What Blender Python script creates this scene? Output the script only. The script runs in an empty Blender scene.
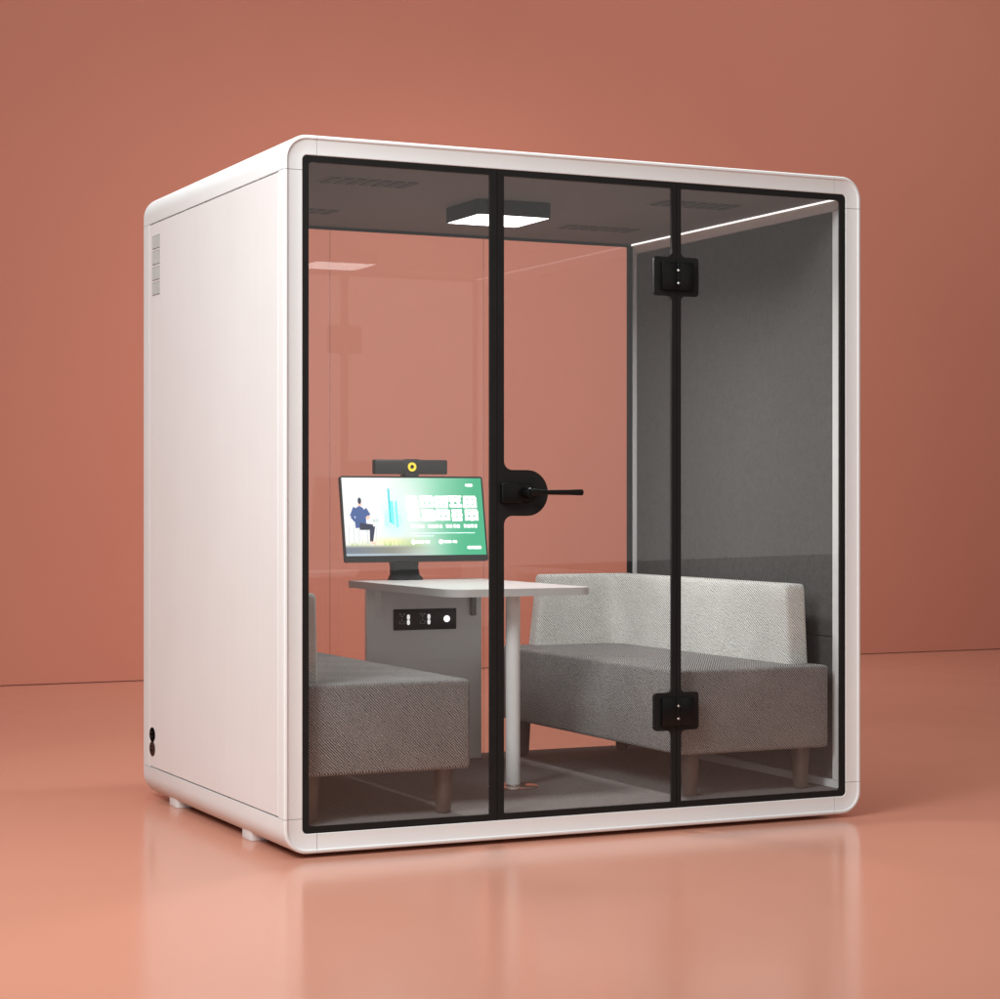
import bpy, bmesh, math, random
from mathutils import Vector
random.seed(7)
S = bpy.context.scene
COL = S.collection
PI = math.pi

# ------------------------------------------------------------------ helpers
def link(o, parent=None):
    COL.objects.link(o)
    if parent: o.parent = parent
    return o

def obj(name, bm, mat, parent=None, smooth=True, angle=35):
    bmesh.ops.recalc_face_normals(bm, faces=bm.faces[:])
    me = bpy.data.meshes.new(name)
    bm.to_mesh(me); bm.free()
    for m in (mat if isinstance(mat, (list, tuple)) else [mat]): me.materials.append(m)
    if smooth:
        for p in me.polygons: p.use_smooth = True
        me.set_sharp_from_angle(angle=math.radians(angle))
    return link(bpy.data.objects.new(name, me), parent)

def thing(name, label, cat, loc=(0, 0, 0), group=None):
    o = bpy.data.objects.new(name, None)
    o.empty_display_size = .1
    COL.objects.link(o); o.location = loc
    o['label'] = label; o['category'] = cat
    if group: o['group'] = group
    return o

def add_box(bm, x0, x1, y0, y1, z0, z1, bev=0, seg=2, mi=0):
    b = bmesh.new()
    bmesh.ops.create_cube(b, size=1)
    for v in b.verts:
        v.co = Vector((x0 + (v.co.x + .5) * (x1 - x0), y0 + (v.co.y + .5) * (y1 - y0), z0 + (v.co.z + .5) * (z1 - z0)))
    if bev:
        bmesh.ops.bevel(b, geom=b.edges[:], offset=bev, segments=seg, profile=.5, affect='EDGES')
    merge(bm, b, mi); return bm

def merge(bm, b, mi=0):
    vm = {}
    for v in b.verts: vm[v] = bm.verts.new(v.co)
    for f in b.faces:
        try:
            nf = bm.faces.new([vm[v] for v in f.verts]); nf.material_index = mi
        except ValueError: pass
    b.free()

def box(x0, x1, y0, y1, z0, z1, bev=0, seg=2):
    return add_box(bmesh.new(), x0, x1, y0, y1, z0, z1, bev, seg)

def add_lathe(bm, prof, origin, axis='z', n=32, mi=0):
    """prof: list of (radius, height along axis); closed with caps"""
    ox, oy, oz = origin
    rings = []
    for r, h in prof:
        ring = []
        for k in range(n):
            a = 2 * PI * k / n
            c, s = r * math.cos(a), r * math.sin(a)
            p = {'z': (ox + c, oy + s, oz + h), 'y': (ox + c, oy + h, oz + s), 'x': (ox + h, oy + c, oz + s)}[axis]
            ring.append(bm.verts.new(p))
        rings.append(ring)
    for a, b in zip(rings, rings[1:]):
        for k in range(n):
            f = bm.faces.new((a[k], a[(k + 1) % n], b[(k + 1) % n], b[k])); f.material_index = mi
    for r in (rings[0], rings[-1]):
        f = bm.faces.new(r); f.material_index = mi
    return bm

def lathe(prof, origin, axis='z', n=32): return add_lathe(bmesh.new(), prof, origin, axis, n)

def rpoly(pts, seg=8):
    """polygon with each corner (x, z, r) filleted, convex or concave"""
    out = []
    n = len(pts)
    for i in range(n):
        x, z, r = pts[i]
        p = Vector((x, z)); a = Vector(pts[i - 1][:2]) - p; b = Vector(pts[(i + 1) % n][:2]) - p
        if r <= 0: out.append((x, z)); continue
        la, lb = a.length, b.length
        a.normalize(); b.normalize()
        half = a.angle(b) / 2
        t = min(r / math.tan(half), la * .499 if la < 2.001 * r else la, lb * .5 if lb < 2.001 * r else lb)
        rr = t * math.tan(half)
        c = p + (a + b).normalized() * (rr / math.sin(half))
        s, e = p + a * t - c, p + b * t - c
        a0 = math.atan2(s.y, s.x); da = math.atan2(s.x * e.y - s.y * e.x, s.dot(e))
        for k in range(seg + 1):
            q = a0 + da * k / seg
            out.append((c.x + rr * math.cos(q), c.y + rr * math.sin(q)))
    res = []
    for p in out:
        if not res or (abs(p[0] - res[-1][0]) + abs(p[1] - res[-1][1])) > 1e-6: res.append(p)
    return res

def add_plate(bm, loops, y0, y1, axis='y', mi=0):
    """flat plate: first loop outline, others holes, given thickness along axis"""
    b = bmesh.new()
    edges = []
    for L in loops:
        vs = [b.verts.new((p[0], y0, p[1]) if axis == 'y' else (p[0], p[1], y0) if axis == 'z' else (y0, p[0], p[1])) for p in L]
        edges += [b.edges.new((vs[i], vs[(i + 1) % len(vs)])) for i in range(len(vs))]
    bmesh.ops.triangle_fill(b, edges=edges, use_beauty=True, use_dissolve=False)
    ex = bmesh.ops.extrude_face_region(b, geom=b.faces[:])
    d = y1 - y0
    vec = (0, d, 0) if axis == 'y' else (0, 0, d) if axis == 'z' else (d, 0, 0)
    bmesh.ops.translate(b, vec=vec, verts=[g for g in ex['geom'] if isinstance(g, bmesh.types.BMVert)])
    merge(bm, b, mi); return bm

def plate(loops, y0, y1, axis='y'): return add_plate(bmesh.new(), loops, y0, y1, axis)

def rect(x0, x1, z0, z1, r=0): return rpoly([(x0, z0, r), (x1, z0, r), (x1, z1, r), (x0, z1, r)])

# ------------------------------------------------------------------ materials
def new_mat(name):
    m = bpy.data.materials.new(name); m.use_nodes = True
    nt = m.node_tree
    return m, nt, nt.nodes['Principled BSDF'], nt.links

def coords(nt): return nt.nodes.new('ShaderNodeTexCoord')

def noise(nt, scale, detail=4, vec=None, rough=.6):
    n = nt.nodes.new('ShaderNodeTexNoise')
    n.inputs['Scale'].default_value = scale; n.inputs['Detail'].default_value = detail
    n.inputs['Roughness'].default_value = rough
    if vec is not None: nt.links.new(vec, n.inputs['Vector'])
    return n

def ramp(nt, fac, stops):
    r = nt.nodes.new('ShaderNodeValToRGB')
    while len(r.color_ramp.elements) < len(stops): r.color_ramp.elements.new(.5)
    for e, (p, c) in zip(r.color_ramp.elements, stops):
        e.position = p; e.color = (*c, 1)
    nt.links.new(fac, r.inputs['Fac'])
    return r

def math_node(nt, op, a, b=None):
    m = nt.nodes.new('ShaderNodeMath'); m.operation = op
    for i, v in enumerate((a, b)):
        if v is None: continue
        if isinstance(v, (int, float)): m.inputs[i].default_value = v
        else: nt.links.new(v, m.inputs[i])
    return m.outputs[0]

def bump(nt, height, strength, dist, bsdf):
    b = nt.nodes.new('ShaderNodeBump')
    b.inputs['Strength'].default_value = strength; b.inputs['Distance'].default_value = dist
    nt.links.new(height, b.inputs['Height']); nt.links.new(b.outputs['Normal'], bsdf.inputs['Normal'])

def scaled(c, k): return tuple(min(1, v * k) for v in c)

def plain(name, col, rough=.5, metal=0, var=.04, vscale=14, bmp=0, bscale=300, spec=.5):
    m, nt, p, L = new_mat(name)
    tc = coords(nt)
    n = noise(nt, vscale, 5, tc.outputs['Object'])
    r = ramp(nt, n.outputs['Fac'], [(.3, scaled(col, 1 - var)), (.7, scaled(col, 1 + var))])
    L.new(r.outputs['Color'], p.inputs['Base Color'])
    p.inputs['Roughness'].default_value = rough; p.inputs['Metallic'].default_value = metal
    p.inputs['Specular IOR Level'].default_value = spec
    rr = math_node(nt, 'MULTIPLY_ADD', n.outputs['Fac'], .12)
    rr.node.inputs[2].default_value = rough - .06
    L.new(rr, p.inputs['Roughness'])
    if bmp:
        nb = noise(nt, bscale, 3, tc.outputs['Object'])
        bump(nt, nb.outputs['Fac'], bmp, .002, p)
    return m

def twill(name, dark, light, period=.0105, contrast=1.0, bmp=.5, run=1):
    """woven cloth: fine crossing diagonal threads; run says which way the cloth wraps round the corners"""
    m, nt, p, L = new_mat(name)
    tc = coords(nt)
    sep = nt.nodes.new('ShaderNodeSeparateXYZ'); L.new(tc.outputs['Object'], sep.inputs[0])
    geo = nt.nodes.new('ShaderNodeNewGeometry')
    x = math_node(nt, 'ADD' if run > 0 else 'SUBTRACT', sep.outputs[0], sep.outputs[1])
    warp = noise(nt, 60, 2, tc.outputs['Object'])
    wz = math_node(nt, 'MULTIPLY_ADD', warp.outputs['Fac'], .004); wz.node.inputs[2].default_value = 0
    z = math_node(nt, 'ADD', math_node(nt, 'ADD', sep.outputs[2], math_node(nt, 'MULTIPLY', sep.outputs[1], .37)), wz)
    tri = math_node(nt, 'ADD', x, math_node(nt, 'MULTIPLY', warp.outputs['Fac'], .009))
    k = 2 * PI / period
    s1 = math_node(nt, 'SINE', math_node(nt, 'MULTIPLY', math_node(nt, 'ADD', tri, z), k))
    s2 = math_node(nt, 'SINE', math_node(nt, 'MULTIPLY', x, k * 1.02))
    s3 = math_node(nt, 'SINE', math_node(nt, 'MULTIPLY', z, k * 1.02))
    w = math_node(nt, 'ADD', math_node(nt, 'MULTIPLY', s1, .30 * contrast), math_node(nt, 'MULTIPLY', math_node(nt, 'MULTIPLY', s2, s3), .22 * contrast))
    fine = noise(nt, 230, 2, tc.outputs['Object'], .7)
    big = noise(nt, 9, 4, tc.outputs['Object'])
    h = math_node(nt, 'ADD', math_node(nt, 'ADD', w, .5), math_node(nt, 'MULTIPLY_ADD', fine.outputs['Fac'], 1.3))
    h.node.inputs[1].links[0].from_node.inputs[2].default_value = -.65
    h2 = math_node(nt, 'ADD', h, math_node(nt, 'MULTIPLY_ADD', big.outputs['Fac'], .3))
    h2.node.inputs[1].links[0].from_node.inputs[2].default_value = -.15
    r = ramp(nt, h2, [(.05, dark), (.95, light)])
    L.new(r.outputs['Color'], p.inputs['Base Color'])
    p.inputs['Roughness'].default_value = .95; p.inputs['Specular IOR Level'].default_value = .15
    p.inputs['Sheen Weight'].default_value = .15
    bump(nt, h, bmp, .002, p)
    return m

def felt(name, dark, light, scale=190, bmp=.35):
    m, nt, p, L = new_mat(name)
    tc = coords(nt)
    n = noise(nt, scale, 3, tc.outputs['Object'], .75)
    b = noise(nt, 45, 4, tc.outputs['Object'], .7)
    f = math_node(nt, 'ADD', math_node(nt, 'MULTIPLY', n.outputs['Fac'], .7), math_node(nt, 'MULTIPLY', b.outputs['Fac'], .3))
    r = ramp(nt, f, [(.3, dark), (.7, light)])
    L.new(r.outputs['Color'], p.inputs['Base Color'])
    p.inputs['Roughness'].default_value = .97; p.inputs['Specular IOR Level'].default_value = .1
    bump(nt, n.outputs['Fac'], bmp, .002, p)
    return m

def emit(name, col, k):
    m, nt, p, L = new_mat(name)
    p.inputs['Base Color'].default_value = (*scaled(col, .8), 1)
    p.inputs['Emission Color'].default_value = (*col, 1); p.inputs['Emission Strength'].default_value = k
    p.inputs['Roughness'].default_value = .4
    return m

def glass(name, tint, f0=.052):
    """thin clear pane: transmission with Schlick reflection on both faces"""
    m, nt, p, L = new_mat(name)
    nt.nodes.remove(p)
    out = nt.nodes['Material Output']
    g = nt.nodes.new('ShaderNodeNewGeometry')
    d = nt.nodes.new('ShaderNodeVectorMath'); d.operation = 'DOT_PRODUCT'
    L.new(g.outputs['Normal'], d.inputs[0]); L.new(g.outputs['Incoming'], d.inputs[1])
    c = math_node(nt, 'ABSOLUTE', d.outputs['Value'])
    s = math_node(nt, 'POWER', math_node(nt, 'SUBTRACT', 1.0, c), 5.0)
    fr = math_node(nt, 'MULTIPLY_ADD', s, 1 - f0); fr.node.inputs[2].default_value = f0
    t = nt.nodes.new('ShaderNodeBsdfTransparent'); t.inputs[0].default_value = (*tint, 1)
    gl = nt.nodes.new('ShaderNodeBsdfGlossy'); gl.inputs['Roughness'].default_value = .0
    mx = nt.nodes.new('ShaderNodeMixShader')
    L.new(fr, mx.inputs[0]); L.new(t.outputs[0], mx.inputs[1]); L.new(gl.outputs[0], mx.inputs[2])
    L.new(mx.outputs[0], out.inputs['Surface'])
    return m

M = {}
M['white'] = plain('white_powder_coat', (.74, .738, .736), .58, spec=.3, var=.012, vscale=6, bmp=.05, bscale=700)
def streaked(m, amount):
    # faint vertical rolling marks of a painted sheet
    nt = m.node_tree; p = nt.nodes['Principled BSDF']
    tc = coords(nt); mp = nt.nodes.new('ShaderNodeMapping'); mp.inputs['Scale'].default_value = (9, 9, .22)
    nt.links.new(tc.outputs['Object'], mp.inputs[0])
    n = noise(nt, 3.0, 4, mp.outputs[0], .65)
    r = ramp(nt, n.outputs['Fac'], [(.3, (1 - amount,) * 3), (.7, (1, 1, 1))])
    mx = nt.nodes.new('ShaderNodeMix'); mx.data_type = 'RGBA'; mx.blend_type = 'MULTIPLY'; mx.inputs[0].default_value = 1
    old = p.inputs['Base Color'].links[0].from_socket
    nt.links.new(old, mx.inputs[6]); nt.links.new(r.outputs[0], mx.inputs[7]); nt.links.new(mx.outputs[2], p.inputs['Base Color'])
    return m
M['panel'] = plain('white_panel_paint', (.79, .782, .778), .38, var=.012, vscale=3, bmp=.04, bscale=500)
streaked(M['panel'], .024)
M['black'] = plain('black_frame_enamel', (.0130, .0124, .0121), .5, var=.12, spec=.16)
M['gloss_black'] = plain('black_hardware', (.0032, .0032, .0032), .3, var=.2, spec=.25)
M['steel'] = plain('brushed_steel', (.72, .7, .68), .25, 1, var=.05)
M['rubber'] = plain('dark_port', (.003, .0022, .002), .9, spec=.03)
M['port_red'] = plain('brown_socket', (.055, .026, .020), .7, spec=.1)
M['grille'] = plain('grey_grille', (.50, .49, .47), .6)
M['grille_dark'] = plain('grille_shadow_gap', (.30, .29, .28), .7)
M['glass_front'] = glass('clear_glass', (.985, .983, .98))
M['glass_back'] = glass('clear_back_glass', (.992, .991, .99), .038)
M['seal'] = glass('clear_seal_strip', (.93, .92, .91), .07)
M['felt'] = felt('grey_acoustic_felt', (.056, .0537, .0515), (.131, .1255, .120))
M['carpet'] = felt('grey_carpet', (.120, .111, .109), (.24, .225, .221), 180, .5)
M['ceiling'] = plain('taupe_ceiling_board', (.166, .143, .138), .8, var=.03, bmp=.1)
M['vent'] = plain('ceiling_vent_plastic', (.12, .105, .10), .6)
M['vent_dark'] = plain('ceiling_vent_gap', (.05, .045, .042), .7)
for run in (1, -1):
    M['seat', run] = twill('grey_sofa_cloth', (.034, .031, .030), (.42, .398, .388), .0096, 1.5, .8, run)
    M['back', run] = twill('pale_sofa_cloth', (.34, .332, .312), (.99, .98, .945), .0106, 1.45, .9, run)
M['leg'] = plain('brown_leg_wood', (.075, .052, .043), .4, var=.15, vscale=30)
M['table'] = plain('white_laminate', (.60, .598, .596), .35, var=.01)
M['table_leg'] = plain('pale_grey_metal', (.90, .895, .89), .4, var=.015)
M['copper'] = plain('polished_base_plate', (.62, .50, .47), .16, 1, var=.05)
M['bracket'] = plain('grey_bracket', (.30, .29, .285), .4)
M['outlet'] = plain('dark_outlet_plate', (.030, .022, .021), .35, var=.1)
M['socket'] = plain('grey_socket', (.34, .31, .30), .5)
M['usb'] = emit('white_usb_slot', (1, 1, 1), .75)
M['button'] = emit('lit_button', (1, 1, 1), 1.2)
M['mon'] = plain('monitor_plastic', (.014, .0142, .0155), .4, var=.1, spec=.35)
M['cam'] = plain('camera_plastic', (.023, .0225, .022), .5, var=.08, spec=.35)
M['lens_ring'] = emit('yellow_lens_ring', (.85, .62, .05), .55)
M['lens'] = plain('dark_lens', (.02, .012, .01), .1)
M['lamp'] = plain('lamp_housing', (.010, .0104, .0098), .6, var=.1, spec=.2)
M['diffuser'] = emit('lit_diffuser', (1, .985, .965), 5.0)
M['led'] = emit('lit_led_strip', (1, .965, .945), 1.3)

def floor_mat():
    m, nt, p, L = new_mat('terracotta_gloss_floor')
    tc = coords(nt)
    n = noise(nt, .6, 4, tc.outputs['Object'])
    r = ramp(nt, n.outputs['Fac'], [(.3, (.56, .252, .176)), (.7, (.59, .266, .186))])
    sp = noise(nt, 900, 2, tc.outputs['Object'])
    r2 = ramp(nt, sp.outputs['Fac'], [(.3, (.94, .94, .94)), (.7, (1, 1, 1))])
    mx = nt.nodes.new('ShaderNodeMix'); mx.data_type = 'RGBA'; mx.blend_type = 'MULTIPLY'; mx.inputs[0].default_value = 1
    L.new(r.outputs[0], mx.inputs[6]); L.new(r2.outputs[0], mx.inputs[7])
    L.new(mx.outputs[2], p.inputs['Base Color'])
    p.inputs['IOR'].default_value = 1.27
    n2 = noise(nt, 1.7, 5, tc.outputs['Object'])
    rr = math_node(nt, 'MULTIPLY_ADD', n2.outputs['Fac'], .06); rr.node.inputs[2].default_value = .14
    L.new(rr, p.inputs['Roughness'])
    return m

def wall_mat():
    m, nt, p, L = new_mat('terracotta_wall')
    tc = coords(nt)
    n = noise(nt, .5, 5, tc.outputs['Object'])
    r = ramp(nt, n.outputs['Fac'], [(.3, (.515, .198, .138)), (.7, (.535, .207, .145))])
    L.new(r.outputs[0], p.inputs['Base Color'])
    p.inputs['Roughness'].default_value = .8; p.inputs['Specular IOR Level'].default_value = .2
    nb = noise(nt, 120, 3, tc.outputs['Object']); bump(nt, nb.outputs['Fac'], .06, .003, p)
    return m

# ------------------------------------------------------------------ setting
G = -.014
o = obj('floor', box(-16, 20, -16, 7.4, G - .2, G), floor_mat(), smooth=False); o['kind'] = 'structure'
o['label'] = 'glossy terracotta floor'; o['category'] = 'floor'
o = obj('wall', box(-16, 20, 6.83, 7.05, G + .004, 7.5), wall_mat(), smooth=False); o['kind'] = 'structure'
o['label'] = 'plain terracotta wall behind'; o['category'] = 'wall'

# ------------------------------------------------------------------ the pod
X0, X1, H, D, R, MG = -.013, 2.195, 2.3, 1.617, .08, .064
IX0, IX1, IZ0, IZ1 = X0 + MG, X1 - MG, MG, H - MG
BV = .013
pod = thing('meeting_booth', 'white rounded soundproof meeting booth with glass front in black frames', 'meeting booth')

def arc(cx, cy, r, a0, a1, n=5):
    return [(cx + r * math.cos(math.radians(a0 + (a1 - a0) * k / n)), cy + r * math.sin(math.radians(a0 + (a1 - a0) * k / n))) for k in range(n + 1)]
FB = arc(.007, .007, .007, 180, 270) + [(.0105, 0), (.0120, .0010), (.0135, .0040), (.0150, .0048)]   # (inset, y) raised rim round the recessed front face
BB = arc(BV, D - BV, BV, 90, 180)              # back outer round-over
P_FULL = FB + [(MG - .002, .0048), (MG, .0065), (MG, D - .002), (MG - .002, D)] + BB
P_FRONT = FB + [(MG - .002, .0048), (MG, .0065), (MG, .088), (.032, .088), (.032, .0555), (0, .0555)]
P_BACK = [(0, 1.529), (.032, 1.529), (.032, 1.579), (MG, 1.579), (MG, D - .002), (MG - .002, D)] + BB

def sweep(bm, prof, path):
    """path(d) -> list of (x, z) at inset d"""
    rows = [[bm.verts.new((x, y, z)) for (x, z) in path(d)] for (d, y) in prof]
    n = len(rows)
    for i in range(n):
        a, b = rows[i], rows[(i + 1) % n]
        for k in range(len(a) - 1): bm.faces.new((a[k], a[k + 1], b[k + 1], b[k]))
    bm.faces.new([r[0] for r in rows]); bm.faces.new([r[-1] for r in rows])

SEAM, GAP = .113, .0008
def corner(cx, cz, sx, sz):
    """rounded corner piece; cx, cz is the sharp outer corner, sx, sz point inward"""
    def path(d):
        rr = R - d
        pts = [(d, SEAM - GAP)] + [(R - rr * math.cos(t * PI / 20), R - rr * math.sin(t * PI / 20)) for t in range(11)] + [(SEAM - GAP, d)]
        return [(cx + sx * a, cz + sz * b) for a, b in pts]
    return path
bm = bmesh.new()
for cx, sx in ((X0, 1), (X1, -1)):
    for cz, sz in ((0, 1), (H, -1)):
        sweep(bm, P_FULL, corner(cx, cz, sx, sz))
    for prof in (P_FRONT, P_BACK):
        sweep(bm, prof, lambda d: [(cx + sx * d, SEAM + GAP), (cx + sx * d, H - SEAM - GAP)])
for cz, sz in ((0, 1), (H, -1)):
    sweep(bm, P_FULL, lambda d: [(X0 + SEAM + GAP, cz + sz * d), (X1 - SEAM - GAP, cz + sz * d)])
obj('casing', bm, M['white'], pod, angle=30)
for cx, sx in ((X0, 1), (X1, -1)):
    a, b = sorted((cx, cx + sx * .03))
    obj('side_panel', box(a, b, .0590, 1.5255, .1175, 2.1825, .0015, 1), M['panel'], pod)
    # acoustic felt inside, an upper and a lower board
    a, b = sorted((cx + sx * .034, cx + sx * .052))
    obj('felt_panel', box(a, b, .090, 1.577, .115, .631, .002, 1), M['felt'], pod)
    obj('felt_panel', box(a, b, .090, 1.577, .6335, 2.186, .002, 1), M['felt'], pod)
    # light strip in the ceiling corner
    a, b = sorted((cx + sx * (MG + .0005), cx + sx * (MG + .010)))
    obj('light_strip', box(a, b, .03, 1.585, 2.2202, 2.2276), M['led'], pod)
    a, b = sorted((cx + sx * (MG + .0005), cx + sx * (MG + .0125)))
    obj('strip_shade_ledge', box(a, b, .03, 1.585, 2.2178, 2.2199), M['white'], pod)  # added ledge that keeps the strip's light off the white band below

# grilles and cable ports on the left side panel
for z1, z0 in ((2.136, 2.085), (2.078, 2.025), (2.017, 1.966), (1.959, 1.910)):
    bm = bmesh.new()
    add_box(bm, X0 - .0012, X0 + .002, 1.386, 1.484, z0, z1, mi=0)
    for k in range(7):
        y = 1.389 + k * .0142
        add_box(bm, X0 - .0026, X0 - .0013, y, y + .008, z0 + .003, z1 - .003, mi=1)
    obj('vent_grille', bm, [M['grille_dark'], M['grille']], pod, smooth=False)
def port(z, mat):
    bm = lathe([(.030, -.004), (.034, -.003), (.034, .004)], (X0, 1.484, z), 'x', 24)
    for v in bm.verts: v.co.z = z + (v.co.z - z) * .80
    o = obj('cable_port', bm, mat, pod)
    b2 = bmesh.new()
    for dy, dz in ((-.010, -.006), (.010, -.006), (0, .009)):
        add_lathe(b2, [(.004, -.0052), (.004, -.0042)], (X0, 1.484 + dy, z + dz), 'x', 10)
    obj('socket_hole', b2, M['rubber'] if mat is M['port_red'] else M['gloss_black'], o)
port(.240, M['rubber']); port(.186, M['port_red'])

# feet
for x in (.015, 2.167 - .060):
    for y in (.408, 1.262):
        bm = bmesh.new()
        add_box(bm, x, x + .060, y, y + .095, G, .034, .003, 2)
        obj('foot', bm, M['white'], pod)

# ---- front glazing: left pane, door, right pane
FY0, FY1, GY0, GY1 = .0068, .0190, .0100, .0158
B = .0215                                      # black border width
zb, zt = IZ0 + B, IZ1 - B
XA, XB = .7395, 1.4285                         # the two joints
FR = .018
left_outer = rpoly([(IX0, IZ0, FR), (XA - .001, IZ0, 0), (XA - .001, IZ1, 0), (IX0, IZ1, FR)])
left_inner = rpoly([(IX0 + B, zb, .012), (XA - .0255, zb, .004), (XA - .0255, zt, .004), (IX0 + B, zt, .012)])
obj('front_frame', plate([left_outer, left_inner], FY0, FY1), M['black'], pod)
obj('glass_pane', box(IX0 + .004, XA - .004, GY0, GY1, IZ0 + .004, IZ1 - .004), M['glass_front'], pod, smooth=False)
hz = ((.333, .464), (1.841, 1.976))
def pads(x_edge, x_pad):
    L = []
    for z0, z1 in hz:
        L += [(x_edge, z0, .018), (x_pad, z0, .013), (x_pad, z1, .013), (x_edge, z1, .018)]
    return L
door = obj('door', plate([rect(XA + .001, XB - .001, IZ0, IZ1),
    rpoly([(XA + .0255, zb, .006), (XB - .018, zb, .006)] + pads(XB - .018, XB - .089) + [(XB - .018, zt, .006), (XA + .0255, zt, .006),
           (XA + .0255, 1.233, .030), (.929, 1.233, .0768), (.929, 1.079, .0768), (XA + .0255, 1.079, .030)], 12)], FY0, FY1), M['black'], pod)
obj('door_glass', box(XA + .004, XB - .004, GY0, GY1, IZ0 + .004, IZ1 - .004), M['glass_front'], door, smooth=False)
right_outer = rpoly([(XB + .001, IZ0, 0), (IX1, IZ0, FR), (IX1, IZ1, FR), (XB + .001, IZ1, 0)])
right_inner = rpoly([(XB + .018, zb, .004), (IX1 - B, zb, .012), (IX1 - B, zt, .012), (XB + .018, zt, .004)] + list(reversed(pads(XB + .018, XB + .089))))
obj('front_frame', plate([right_outer, right_inner], FY0, FY1), M['black'], pod)
obj('glass_pane', box(XB + .004, IX1 - .004, GY0, GY1, IZ0 + .004, IZ1 - .004), M['glass_front'], pod, smooth=False)
# lock and lever
bm = bmesh.new()
add_box(bm, .748, .828, -.014, FY0 - .0002, 1.122, 1.190, .005, 3)
add_box(bm, .748, .828, FY1 + .0002, .034, 1.122, 1.190, .005, 3)
obj('lock_case', bm, M['gloss_black'], door)
hb = bmesh.new()
add_lathe(hb, [(.020, 0), (.0335, -.001), (.0335, -.006), (.031, -.010), (.020, -.012)], (.846, FY0, 1.156), 'y', 40)
add_lathe(hb, [(.017, -.011), (.017, -.048), (.0155, -.052), (.012, -.053)], (.840, FY0, 1.156), 'y', 32)
add_lathe(hb, [(.0115, -.006), (.0125, .010), (.0098, .030), (.0082, .06), (.0088, .13), (.0102, .168), (.0108, .182), (.0100, .190), (.005, .193)], (.844, -.042, 1.158), 'x', 20)
obj('door_handle', hb, M['gloss_black'], door)
# hinges
for z0, z1 in hz:
    zc = (z0 + z1) / 2
    bm = bmesh.new()
    for a, b in ((XB - .0645, XB - .0012), (XB + .0048, XB + .062)):
        add_box(bm, a, b, -.008, FY0 - .0003, zc - .049, zc + .049, .0025, 2)
    hinge = obj('hinge', bm, M['gloss_black'], pod)
    pb = lathe([(.004, -.048), (.0052, -.046), (.0052, .046), (.004, .048)], (XB + .0018, -.003, zc), 'z', 16)
    obj('hinge_pin', pb, M['gloss_black'], hinge)
    for dz in (-.024, .020):
        add = lathe([(.0058, -.0034), (.0066, -.0026), (.0066, .0026), (.0058, .0034)], (XB + .0002, -.0046, zc + dz), 'z', 16)
        obj('bushing', add, M['steel'], hinge)

# ---- back glazing
bf = plate([rect(IX0, IX1, IZ0, IZ1, .016), rect(IX0 + .021, IX1 - .021, IZ0 + .021, IZ1 - .019, .006)], 1.592, 1.606)
obj('back_frame', bf, M['black'], pod)
for a, b in ((IX0 + .004, .7485), (.7525, 1.4285), (1.4325, IX1 - .004)):
    obj('back_glass', box(a, b, 1.5960, 1.6020, IZ0 + .004, IZ1 - .004), M['glass_back'], pod, smooth=False)
for x in (.7505, 1.4305):
    obj('glass_seal', box(x - .0018, x + .0018, 1.5965, 1.6015, IZ0 + .022, IZ1 - .021), M['seal'], pod, smooth=False)

# ---- inside floor and ceiling
obj('carpet_floor', box(IX0, IX1, .016, 1.591, IZ0 - .004, .085), M['carpet'], pod, smooth=False)
obj('ceiling_panel', box(IX0 + .0005, IX1 - .0005, .016, 1.591, 2.2280, 2.2355), M['ceiling'], pod, smooth=False)
ceil = bpy.data.objects['ceiling_panel']
for x0, x1 in ((.275, .605), (1.577, 1.907)):
    for y0, y1 in ((.345, .485), (1.115, 1.235)):
        bm = bmesh.new()
        add_box(bm, x0, x1, y0, y1, 2.2262, 2.2279, mi=0)
        nsl = 7
        w = (x1 - x0) / nsl
        for k in range(nsl):
            add_box(bm, x0 + k * w + .012, x0 + (k + 1) * w - .004, y0 + .008, y1 - .008, 2.2235, 2.2261, mi=1)
        obj('ceiling_vent', bm, [M['vent'], M['vent_dark']], pod, smooth=False)

# ------------------------------------------------------------------ ceiling lamp
lamp = thing('ceiling_lamp', 'square black ceiling lamp with glowing white underside inside the booth', 'lamp', (1.097, .755, 2.228))
def rel(bm, root):
    bmesh.ops.translate(bm, vec=-Vector(root.location), verts=bm.verts[:]); return bm
lx0, lx1, ly0, ly1 = .947, 1.247, .605, .905
bm = plate([rect(lx0, lx1, ly0, ly1, .018)], 2.180, 2.2278, 'z')
add_plate(bm, [rect(lx0, lx1, ly0, ly1, .018), rect(lx0 + .004, lx1 - .004, ly0 + .004, ly1 - .004, .015)], 2.1715, 2.180, 'z')
obj('housing', rel(bm, lamp), M['lamp'], lamp)
obj('diffuser', rel(plate([rect(lx0 + .0045, lx1 - .0045, ly0 + .0045, ly1 - .0045, .015)], 2.1728, 2.1799, 'z'), lamp), M['diffuser'], lamp)

ll = bpy.data.lights.new('ceiling_lamp_light', 'AREA'); ll.shape = 'SQUARE'; ll.size = .285; ll.energy = 22; ll.color = (1, .99, .97)
ll.spread = math.radians(160)
lo = link(bpy.data.objects.new('ceiling_lamp_light', ll)); lo.location = (1.097, .755, 2.1722)

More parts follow.
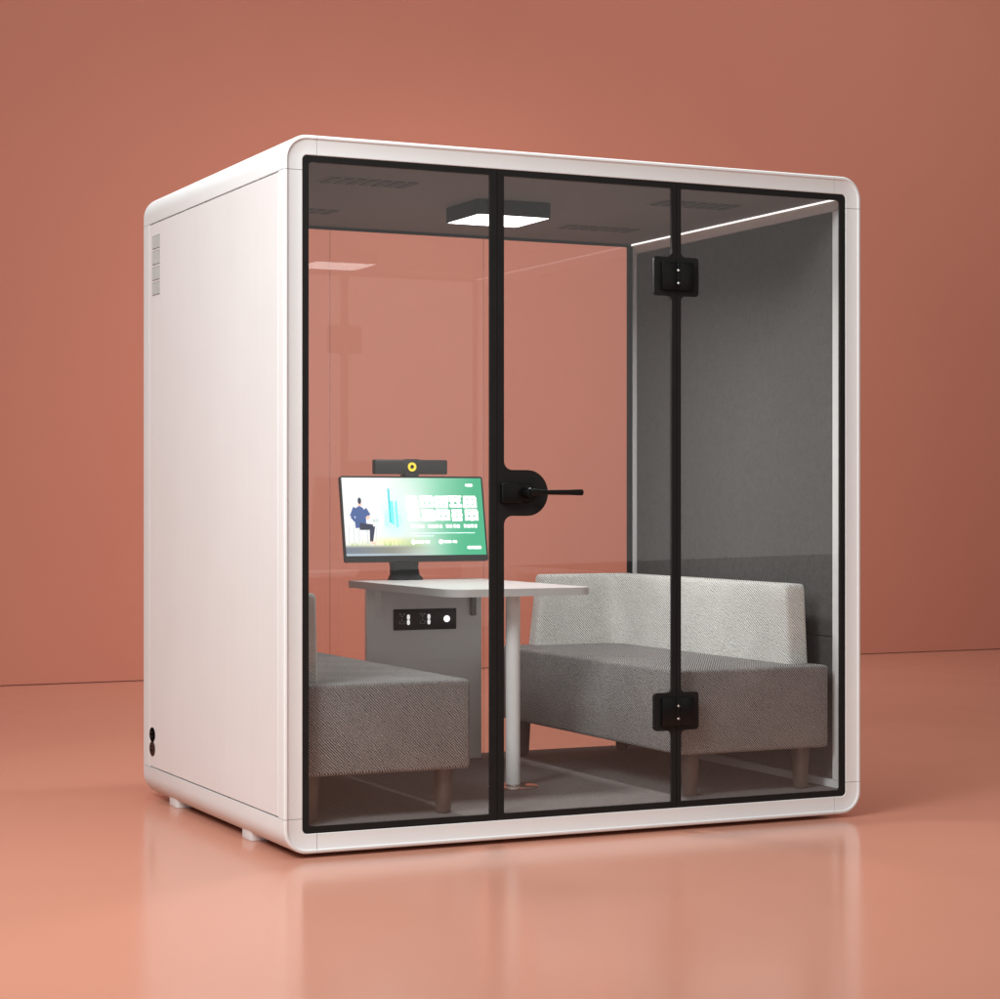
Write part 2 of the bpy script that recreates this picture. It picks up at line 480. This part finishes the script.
# ------------------------------------------------------------------ sofas
def backrest_bm(side):
    """L-shaped backrest; side=1 for the right-hand sofa, mirrored for the other; x measured from the outer face inwards"""
    z0, z1 = .5355, .826
    def outline(t):
        fy = .140 + .020 * t
        xi, xo = .085 + .003 * t, 0.0 + .002 * t
        by, ri = 1.530 - .004 * t, 1.450 + .003 * t
        xe = .462 - .032 * t
        return rpoly([(xo, fy, .012), (xo, by, .015), (xe, by, .015), (xe, ri, .02), (xi, ri, .07), (xi, fy, .02)], 6)
    bm = bmesh.new()
    rings = []
    lv = [(0, 0), (.25, 0), (.5, 0), (.75, 0), (.94, 0), (.975, .0025), (.993, .007), (1.0, .014)]
    for t, ins in lv:
        pts = outline(t)
        n = len(pts)
        ring = []
        for i, (px, py) in enumerate(pts):
            a, b = Vector(pts[i - 1]), Vector(pts[(i + 1) % n])
            tg = (b - a).normalized(); nrm = Vector((-tg.y, tg.x))
            q = Vector((px, py)) + nrm * ins * INW
            ring.append((q.x, q.y, z0 + t * (z1 - z0)))
        rings.append(ring)
    vr = [[bm.verts.new(p) for p in r] for r in rings]
    n = len(vr[0])
    for a, b in zip(vr, vr[1:]):
        for k in range(n): bm.faces.new((a[k], a[(k + 1) % n], b[(k + 1) % n], b[k]))
    es = [bm.edges.get((vr[0][k], vr[0][(k + 1) % n])) for k in range(n)]
    bmesh.ops.triangle_fill(bm, edges=es, use_beauty=True)
    es = [bm.edges.get((vr[-1][k], vr[-1][(k + 1) % n])) for k in range(n)]
    bmesh.ops.triangle_fill(bm, edges=es, use_beauty=True)
    for v in bm.verts: v.co.x = side * (-v.co.x)
    return bm
INW = -1   # outline runs so that the right-hand normal points inwards

def seat_bm(x0, x1):
    bm = box(x0, x1, .052, 1.532, .237, .535, .014, 4)
    return bm

def sofa(side, label):
    """built round its own base point (outer face of the backrest, x = 0, growing inwards)"""
    xo = 2.062 if side == 1 else .072
    t = thing('sofa', label, 'sofa', (xo, 0, .085), 'sofas inside the booth')
    def place(bm, flip=True):
        for v in bm.verts: v.co.z -= .085
        return bm
    sx0, sx1 = (1.469 - xo, 2.092 - xo) if side == 1 else (.058 - xo, .664 - xo)
    obj('seat', place(seat_bm(sx0, sx1)), M['seat', -side], t)
    obj('backrest', place(backrest_bm(side)), M['back', -side], t)
    for lx in ((1.547, 2.012) if side == 1 else (.116, .592)):
        for ly in (.118, 1.468):
            obj('leg', lathe([(.020, 0), (.0245, .004), (.026, .012), (.034, .150), (.034, .153)], (lx - xo, ly, 0), 'z', 20), M['leg'], t)
    return t
sofa(1, 'grey sofa with pale L-shaped backrest by the grey felt wall, right of the table')
sofa(-1, 'grey sofa with pale backrest mostly hidden by the frame, left of the table')

# ------------------------------------------------------------------ table
tb = thing('table', 'white table with round post and power outlet panel between the sofas', 'table', (1.08, .95, .085))
TZ = .815
def trel(bm): return rel(bm, tb)
b = plate([rpoly([(.772, .455, .075), (1.346, .455, .06), (1.346, 1.490, .05), (.772, 1.490, .05)])], TZ - .0275, TZ, 'z')
ed = [e for e in b.edges if len(e.link_faces) == 2 and e.calc_face_angle(0) > 1.2 and abs(e.verts[0].co.z - e.verts[1].co.z) < 1e-5]
bmesh.ops.bevel(b, geom=ed, offset=.003, segments=2, affect='EDGES')
obj('tabletop', trel(b), M['table'], tb)
obj('post', trel(lathe([(.0265, .006), (.0265, TZ - .0275 - .085)], (1.079, .59, .085), 'z', 40)), M['table_leg'], tb)
obj('base_plate', trel(lathe([(.093, 0), (.093, .004), (.090, .006), (.03, .0075), (.027, .012)], (1.079, .59, .085), 'z', 48)), M['copper'], tb)
obj('leg_panel', trel(box(.852, 1.352, 1.450, 1.478, .085, TZ - .028, .002, 2)), M['table_leg'], tb)
for x in (.895, 1.312):
    bm = bmesh.new()
    add_box(bm, x - .012, x + .012, 1.436, 1.4495, TZ - .15, TZ - .029, .004, 2)
    add_box(bm, x - .012, x + .012, 1.37, 1.4355, TZ - .0325, TZ - .0285, .001, 1)
    obj('bracket', trel(bm), M['bracket'] if x > 1 else M['table_leg'], tb)
ox0, ox1, oz0, oz1 = .963, 1.237, .613, .697
outlet = obj('outlet_plate', trel(box(ox0, ox1, 1.443, 1.4495, oz0, oz1, .002, 2)), M['outlet'], tb)
oz = lambda f: oz0 + (oz1 - oz0) * f
for f in (.130, .455):
    x = ox0 + (ox1 - ox0) * f
    bm = bmesh.new()
    for dx, z in ((-.008, .76), (.008, .76), (0, .66)): add_box(bm, x + dx - .004, x + dx + .004, 1.4415, 1.4429, oz(z) - .003, oz(z) + .003)
    add_box(bm, x - .002, x + .002, 1.4415, 1.4429, oz(.42), oz(.55))
    for dx in (-.010, .010):
        add_box(bm, x + dx - .002, x + dx + .002, 1.4415, 1.4429, oz(.30), oz(.44))
        add_box(bm, x + dx * .5 - .004, x + dx * .5 + .004, 1.4415, 1.4429, oz(.29), oz(.33))
    obj('socket', trel(bm), M['socket'], outlet, smooth=False)
    xu = x + .0275
    for z in (.62, .37):
        obj('usb_slot', trel(plate([rect(xu - .006, xu + .006, oz(z) - .010, oz(z) + .010, .0055)], 1.4412, 1.4428)), M['usb'], outlet)
obj('button', trel(lathe([(.0125, 0), (.0135, .0015), (.0135, .003)], (ox0 + (ox1 - ox0) * .843, 1.440, oz(.5)), 'y', 28)), M['button'], outlet)

# ------------------------------------------------------------------ monitor
MX, MY = 1.047, 1.395
mon = thing('monitor', 'black monitor on the table showing a green and white poster', 'monitor', (MX, MY + .02, TZ))
TILT = math.radians(10.5)
MW, MH = .618, .345
mz0 = .889
def tilt(bm):
    """local frame (x, depth, height) of the leaning screen to world, then to the monitor's own frame"""
    for v in bm.verts:
        x, d, h = v.co
        v.co = Vector((MX + x, MY + d * math.cos(TILT) + h * math.sin(TILT), mz0 + h * math.cos(TILT) - d * math.sin(TILT)))
    return rel(bm, mon)
hx = MW / 2
bm = bmesh.new()
add_plate(bm, [rect(-hx, hx, 0, MH, .008)], .001, .018)
add_plate(bm, [rect(-hx, hx, 0, MH, .008), rect(-hx + .005, hx - .005, .024, MH - .006, .002)], -.0035, .001)
obj('housing', tilt(bm), M['mon'], mon)
sw0, sw1, sh0, sh1 = -hx + .0055, hx - .0055, .0245, MH - .0065
# screen: a grid carrying the poster's own colours
def sm(a, b, x):
    t = max(0, min(1, (x - a) / (b - a))); return t * t * (3 - 2 * t)
def mixc(a, b, t): return tuple(p + (q - p) * t for p, q in zip(a, b))
def poster(s, t):
    c = (1.0, 1.0, 1.0)
    gx = sm(.32, .76, s + .10 * (t - .5) - .22 * sm(.2, 0, t) * 0)
    g = mixc((.45, .90, .66), (.040, .47, .235), sm(.35, .95, s + .12 * (.5 - t)))
    c = mixc(c, g, gx ** .75 if gx > 0 else 0)
    glow = math.exp(-((s - .46) / .10) ** 2 - ((t - .62) / .22) ** 2); c = mixc(c, (1, 1, 1), .5 * glow)
    teal = math.exp(-((s - .35) / .09) ** 2 - ((t - .45) / .28) ** 2); c = mixc(c, (.45, .93, .95), .55 * teal)
    yel = math.exp(-((s - .33) / .16) ** 2 - ((t - .17) / .055) ** 2); c = mixc(c, (1.0, .93, .35), .8 * yel)
    grn = math.exp(-((s - .47) / .09) ** 2 - ((t - .15) / .07) ** 2); c = mixc(c, (.35, .62, .16), .6 * grn)
    grs = math.exp(-((s - .08) / .10) ** 2 - ((t - .13) / .035) ** 2); c = mixc(c, (.75, .80, .45), .55 * grs)
    ground = sm(.15, .10, t) * sm(.72, .30, s)
    c = mixc(c, mixc((.10, .14, .20), (.22, .22, .16), sm(0, .4, s)), .92 * ground)
    edge = sm(.035, .012, t) * sm(.7, .2, s); c = mixc(c, (.55, .68, .78), .8 * edge)
    return c
NX, NZ = 96, 56
me = bpy.data.meshes.new('screen')
vs, fs, cols = [], [], []
for j in range(NZ + 1):
    for i in range(NX + 1):
        s, t = i / NX, j / NZ
        vs.append((sw0 + s * (sw1 - sw0), -.0005, sh0 + t * (sh1 - sh0))); cols.append(poster(s, t))
for j in range(NZ):
    for i in range(NX):
        a = j * (NX + 1) + i; fs.append((a, a + 1, a + NX + 2, a + NX + 1))
b = bmesh.new(); bv = [b.verts.new(v) for v in vs]
for f in fs: b.faces.new([bv[k] for k in f])
b = tilt(b); b.verts.ensure_lookup_table()
b.to_mesh(me); b.free()
at = me.color_attributes.new('poster', 'FLOAT_COLOR', 'POINT')
for i, c in enumerate(cols): at.data[i].color = (*c, 1)
sm_mat, nt, p, L = new_mat('lit_screen')
va = nt.nodes.new('ShaderNodeVertexColor'); va.layer_name = 'poster'
p.inputs['Base Color'].default_value = (.02, .02, .02, 1); p.inputs['Roughness'].default_value = .25
L.new(va.outputs['Color'], p.inputs['Emission Color']); p.inputs['Emission Strength'].default_value = 1.1
me.materials.append(sm_mat)
screen = link(bpy.data.objects.new('screen', me), mon)

def P(s, t): return (sw0 + s * (sw1 - sw0), sh0 + t * (sh1 - sh0))
AS = (sw1 - sw0) / (sh1 - sh0)
pic_m = {'navy': emit('poster_navy', (.035, .075, .21), .9), 'dark': emit('poster_dark', (.015, .02, .05), .9),
         'skin': emit('poster_skin', (.75, .42, .35), .9), 'teal': emit('poster_teal', (.13, .66, .68), 1),
         'teal2': emit('poster_pale_teal', (.36, .88, .87), 1), 'teal3': emit('poster_deep_teal', (.05, .42, .47), 1), 'mist': emit('poster_mist', (.58, .88, .92), 1),
         'grey': emit('poster_grey', (.45, .5, .5), .9), 'green': emit('poster_grass', (.28, .45, .12), .9)}
keys = list(pic_m)
bm = bmesh.new()
layer = [0]
zoom = [1]
def flat(pts, k):
    layer[0] += 1
    pts = [(.130 + (a - .130) * zoom[0], .150 + (b - .150) * zoom[0]) for a, b in pts]
    y = -.0008 - .000012 * layer[0]
    add_plate(bm, [[P(*q) for q in pts]], y - .00001, y, mi=keys.index(k))
def bar(s0, s1, t0, t1, k): flat([(s0, t0), (s1, t0), (s1, t1), (s0, t1)], k)
def stroke(s0, t0, s1, t1, w0, w1, k):
    d = Vector(((s1 - s0) * AS, t1 - t0)).normalized(); n = Vector((-d.y, d.x))
    flat([(s0 + n.x * w0 / AS, t0 + n.y * w0), (s1 + n.x * w1 / AS, t1 + n.y * w1), (s1 - n.x * w1 / AS, t1 - n.y * w1), (s0 - n.x * w0 / AS, t0 - n.y * w0)], k)
# skyline
for s0, s1, t0, t1, k in ((.235, .262, .33, .62, 'mist'), (.262, .275, .38, .56, 'mist'), (.285, .300, .38, .54, 'teal2'), (.300, .318, .36, .58, 'teal2'),
                          (.318, .332, .42, .86, 'teal3'), (.332, .352, .40, .70, 'teal'), (.352, .368, .38, .64, 'teal2'), (.366, .380, .36, .70, 'teal'), (.385, .398, .38, .52, 'teal2')):
    bar(s0, s1, t0, t1, k)
flat([(.318, .86), (.332, .82), (.332, .70), (.322, .70)], 'teal3')
# seated man seen from behind on a chair
zoom[0] = 1.16
for s in (.075, .105, .155, .045): stroke(s, .38 if s > .05 else .36, s - .004, .155, .004, .004, 'grey')
stroke(.148, .36, .158, .15, .004, .004, 'grey')
stroke(.215, .385, .20, .16, .003, .003, 'grey')
stroke(.190, .405, .225, .410, .016, .016, 'grey')
flat([(.095, .55), (.115, .572), (.138, .545), (.152, .46), (.150, .375), (.162, .335), (.085, .325), (.083, .38), (.088, .44), (.080, .50)], 'navy')
stroke(.093, .545, .066, .45, .034, .026, 'navy'); stroke(.066, .455, .088, .40, .020, .016, 'navy')
stroke(.142, .53, .168, .46, .034, .026, 'navy'); stroke(.170, .455, .155, .425, .018, .016, 'skin')
stroke(.118, .57, .118, .60, .020, .020, 'skin')
flat([(.118 + .011 * math.cos(a * PI / 8), .627 + .036 * math.sin(a * PI / 8)) for a in range(16)], 'dark')
stroke(.110, .345, .190, .335, .040, .030, 'dark'); stroke(.186, .345, .175, .175, .032, .018, 'dark'); stroke(.172, .17, .20, .152, .014, .008, 'skin')
zoom[0] = 1
for k in range(26):
    s = .02 + .44 * random.random(); stroke(s, .125, s + random.uniform(-.008, .008), .15 + .05 * random.random(), .004, .001, 'green')
obj('poster_picture', tilt(bm), [pic_m[k] for k in keys], screen, smooth=False)
# lettering: two rows of big block characters, a row of small ones, fine print and tags
white = emit('poster_lettering', (1, 1, 1), 1.15); pale = emit('poster_fine_print', (.62, .93, .78), 1.0)
bm = bmesh.new()
def wbar(s0, s1, t0, t1, mi=0, r=0):
    layer[0] += 1
    y = -.0008 - .000012 * layer[0]
    a, b = P(s0, t0), P(s1, t1)
    add_plate(bm, [rect(a[0], b[0], a[1], b[1], r)], y - .00001, y, mi=mi)
def glyph(s0, t0, w, h, k, thick):
    """dense block character built from crossing strokes"""
    rnd = random.Random(k)
    tv = thick; th = thick * AS
    for f in ((0, .36, .72) if k % 2 else (.05, .5, .86)):
        a = s0 + w * (.02 + .14 * rnd.random()); b = s0 + w * (.86 + .14 * rnd.random())
        wbar(a, b, t0 + h * f, min(t0 + h, t0 + h * f + th))
    for f in ((.08, .45, .80) if k % 3 else (.22, .62)):
        x = s0 + w * f; wbar(x, x + tv, t0 + h * .12 * rnd.random(), t0 + h * (.86 + .14 * rnd.random()))
def flush(name, mat=None):
    global bm
    obj(name, tilt(bm), mat or white, screen, smooth=False); bm = bmesh.new()
for i in range(5): glyph(.433 + i * .104, .610, .105, .160, i + 3, .0215)
flush('poster_title')
for i in range(5): glyph(.443 + i * .103, .440, .104, .150, i + 12, .0215)
flush('poster_title')
for g in range(4):
    for i in range(4): glyph(.462 + g * .128 + i * .0262, .350, .021, .045, g * 4 + i, .0062)
flush('poster_caption')
for s0 in (.462, .660):
    c = P(s0 + .014, .170)
    layer[0] += 1; y = -.0008 - .000012 * layer[0]
    add_plate(bm, [[(c[0] + .0095 * math.cos(a * PI / 12), c[1] + .0095 * math.sin(a * PI / 12)) for a in range(24)]], y - .00001, y)
    for i in range(3): glyph(s0 + .034 + i * .019, .152, .017, .038, i + 7, .006)
    for i in range(2): glyph(s0 + .098 + i * .017, .152, .015, .036, i + 2, .006)
    flush('poster_tag')
wbar(.880, .932, .888, .922, 0, .004); flush('poster_mark')
wbar(.862, .965, .072, .112, 0, .005); flush('poster_mark')
wbar(.462, .925, .278, .288); wbar(.462, .625, .243, .252); flush('poster_fine_print', pale)
bm.free()
# stand: neck and foot
bm = bmesh.new()
nx = 1.006 - MX
secs = [(.060, .062, .165, MY + .060), (.058, .058, .11, MY + .050), (.056, .036, .05, MY + .045), (.059, .034, .022, MY + .04), (.064, .050, .012, MY + .03), (.066, .075, .0, MY + .03)]
rows = []
for hw, dp, z, yc in secs:
    rows.append([bm.verts.new((nx + sx * hw, yc - mon.location.y + sy * dp / 2, z)) for sx, sy in ((-1, -1), (1, -1), (1, 1), (-1, 1))])
for a, b in zip(rows, rows[1:]):
    for k in range(4): bm.faces.new((a[k], a[(k + 1) % 4], b[(k + 1) % 4], b[k]))
bm.faces.new(rows[0]); bm.faces.new(rows[-1])
bmesh.ops.recalc_face_normals(bm, faces=bm.faces[:])
ed = [e for e in bm.edges if e.calc_face_angle(0) > .8]
bmesh.ops.bevel(bm, geom=ed, offset=.004, segments=2, affect='EDGES')
obj('stand', bm, M['mon'], mon)

# ------------------------------------------------------------------ camera bar standing on the monitor
cam_t = thing('webcam', 'dark conference camera bar with yellow lens ring on top of the monitor', 'webcam', (1.041, 1.462, 1.229))
cx, cy, cz = cam_t.location
b = box(-.158, .158, -.016, .016, .0075, .066, .005, 3)
body = obj('body', b, M['cam'], cam_t)
b = box(-.032, .032, -.0175, -.0155, .006, .0685, .0009, 2); obj('lens_housing', b, M['cam'], cam_t)
b = box(-.03, .03, -.02, .03, -.004, .0073, .002, 2); obj('mount', b, M['mon'], cam_t)
def ring_bm(r0, r1, y0, y1):
    n = 40
    return plate([[(.001 + r1 * math.cos(2 * PI * k / n), .037 + r1 * math.sin(2 * PI * k / n)) for k in range(n)],
                  [(.001 + r0 * math.cos(2 * PI * k / n), .037 + r0 * math.sin(2 * PI * k / n)) for k in range(n)]], y0, y1)
obj('lens_ring', ring_bm(.0085, .0178, -.0215, -.0176), M['lens_ring'], cam_t)
obj('lens', lathe([(.003, -.0200), (.0065, -.0195), (.0082, -.0177)], (.001, 0, .037), 'y', 24), M['lens'], cam_t)

# ------------------------------------------------------------------ camera
cd = bpy.data.cameras.new('camera')
cam = link(bpy.data.objects.new('camera', cd))
cam.location = (-2.3001, -6.4179, 1.12646)
cam.rotation_euler = (PI / 2, 0, -.443236)
cd.sensor_width = 36; cd.lens = 36 * 2132.1 / 1000; cd.shift_y = .00227
cd.clip_end = 200
S.camera = cam

# ------------------------------------------------------------------ studio lamps
def area(name, loc, target, sx, sy, power, col=(1, 1, 1)):
    l = bpy.data.lights.new(name, 'AREA'); l.shape = 'RECTANGLE'; l.size = sx; l.size_y = sy
    l.energy = power; l.color = col
    o = link(bpy.data.objects.new(name, l)); o.location = loc
    d = Vector(target) - Vector(loc)
    o.rotation_euler = d.to_track_quat('-Z', 'Y').to_euler()
    return o
k = area('key_softbox', (-3.3, -2.1, 4.1), (-.1, .4, 1.2), 1.8, 1.8, 138, (.94, 1, 1)); k.data.spread = math.radians(130)
h = area('high_key_softbox', (-2.6, -3.0, 5.2), (0, .2, .8), 1.8, 1.8, 50, (.94, 1, 1)); h.data.spread = math.radians(130)
area('fill_softbox', (-4.0, -9.5, 2.2), (1, 0, 1.0), 5, 3.4, 130, (.97, 1, 1))
def wall_area(name, x0, y0, x1, y1, z0, z1, power, col):
    """upright softbox standing between two floor points, facing the booth"""
    c = ((x0 + x1) / 2, (y0 + y1) / 2, (z0 + z1) / 2)
    d = Vector((y0 - y1, x1 - x0, 0)).normalized()
    return area(name, c, Vector(c) + d, math.hypot(x1 - x0, y1 - y0), z1 - z0, power, col)
wall_area('front_softbox', 1.55, -4.35, 7.4, -7.1, .74, 5.2, 40, (1, .97, .93))
area('overhead_softbox', (3.8, 2.2, 7.4), (3.8, 3.1, 0), 9, 4.6, 248, (1, .985, .97))
t1 = area('top_softbox', (.6, .2, 5.6), (.6, .2, 0), 3, 2, 55, (.97, 1, 1)); t1.data.spread = math.radians(120)
for name, x, p in (('left_wall_softbox', -2, 16), ('right_wall_softbox', 8, 34)):
    q = area(name, (x, 2.5, 6.5), (x + (1 if x < 0 else 0), 6.7, 2), 4, 2, p, (1, .985, .97)); q.data.spread = math.radians(130)
q = area('added_wall_wash', (3.0, 2.6, 5.0), (3.5, 6.77, .6), 3.2, .8, 29, (1, .98, .96)); q.data.spread = math.radians(75)  # added lamp that brightens the wall seen through the booth glass

w = bpy.data.worlds.new('World'); S.world = w; w.use_nodes = True
w.node_tree.nodes['Background'].inputs[0].default_value = (1, .97, .95, 1)
w.node_tree.nodes['Background'].inputs[1].default_value = .16

S.view_settings.view_transform = 'Standard'; S.view_settings.look = 'None'
S.view_settings.exposure = 0; S.view_settings.gamma = 1
S.render.engine = 'CYCLES'
S.cycles.use_denoising = True
S.cycles.max_bounces = 14; S.cycles.transparent_max_bounces = 16; S.cycles.diffuse_bounces = 5; S.cycles.glossy_bounces = 5
S.cycles.sample_clamp_indirect = 6
S.cycles.caustics_reflective = False; S.cycles.caustics_refractive = False
S.render.resolution_x = 1024; S.render.resolution_y = 1023
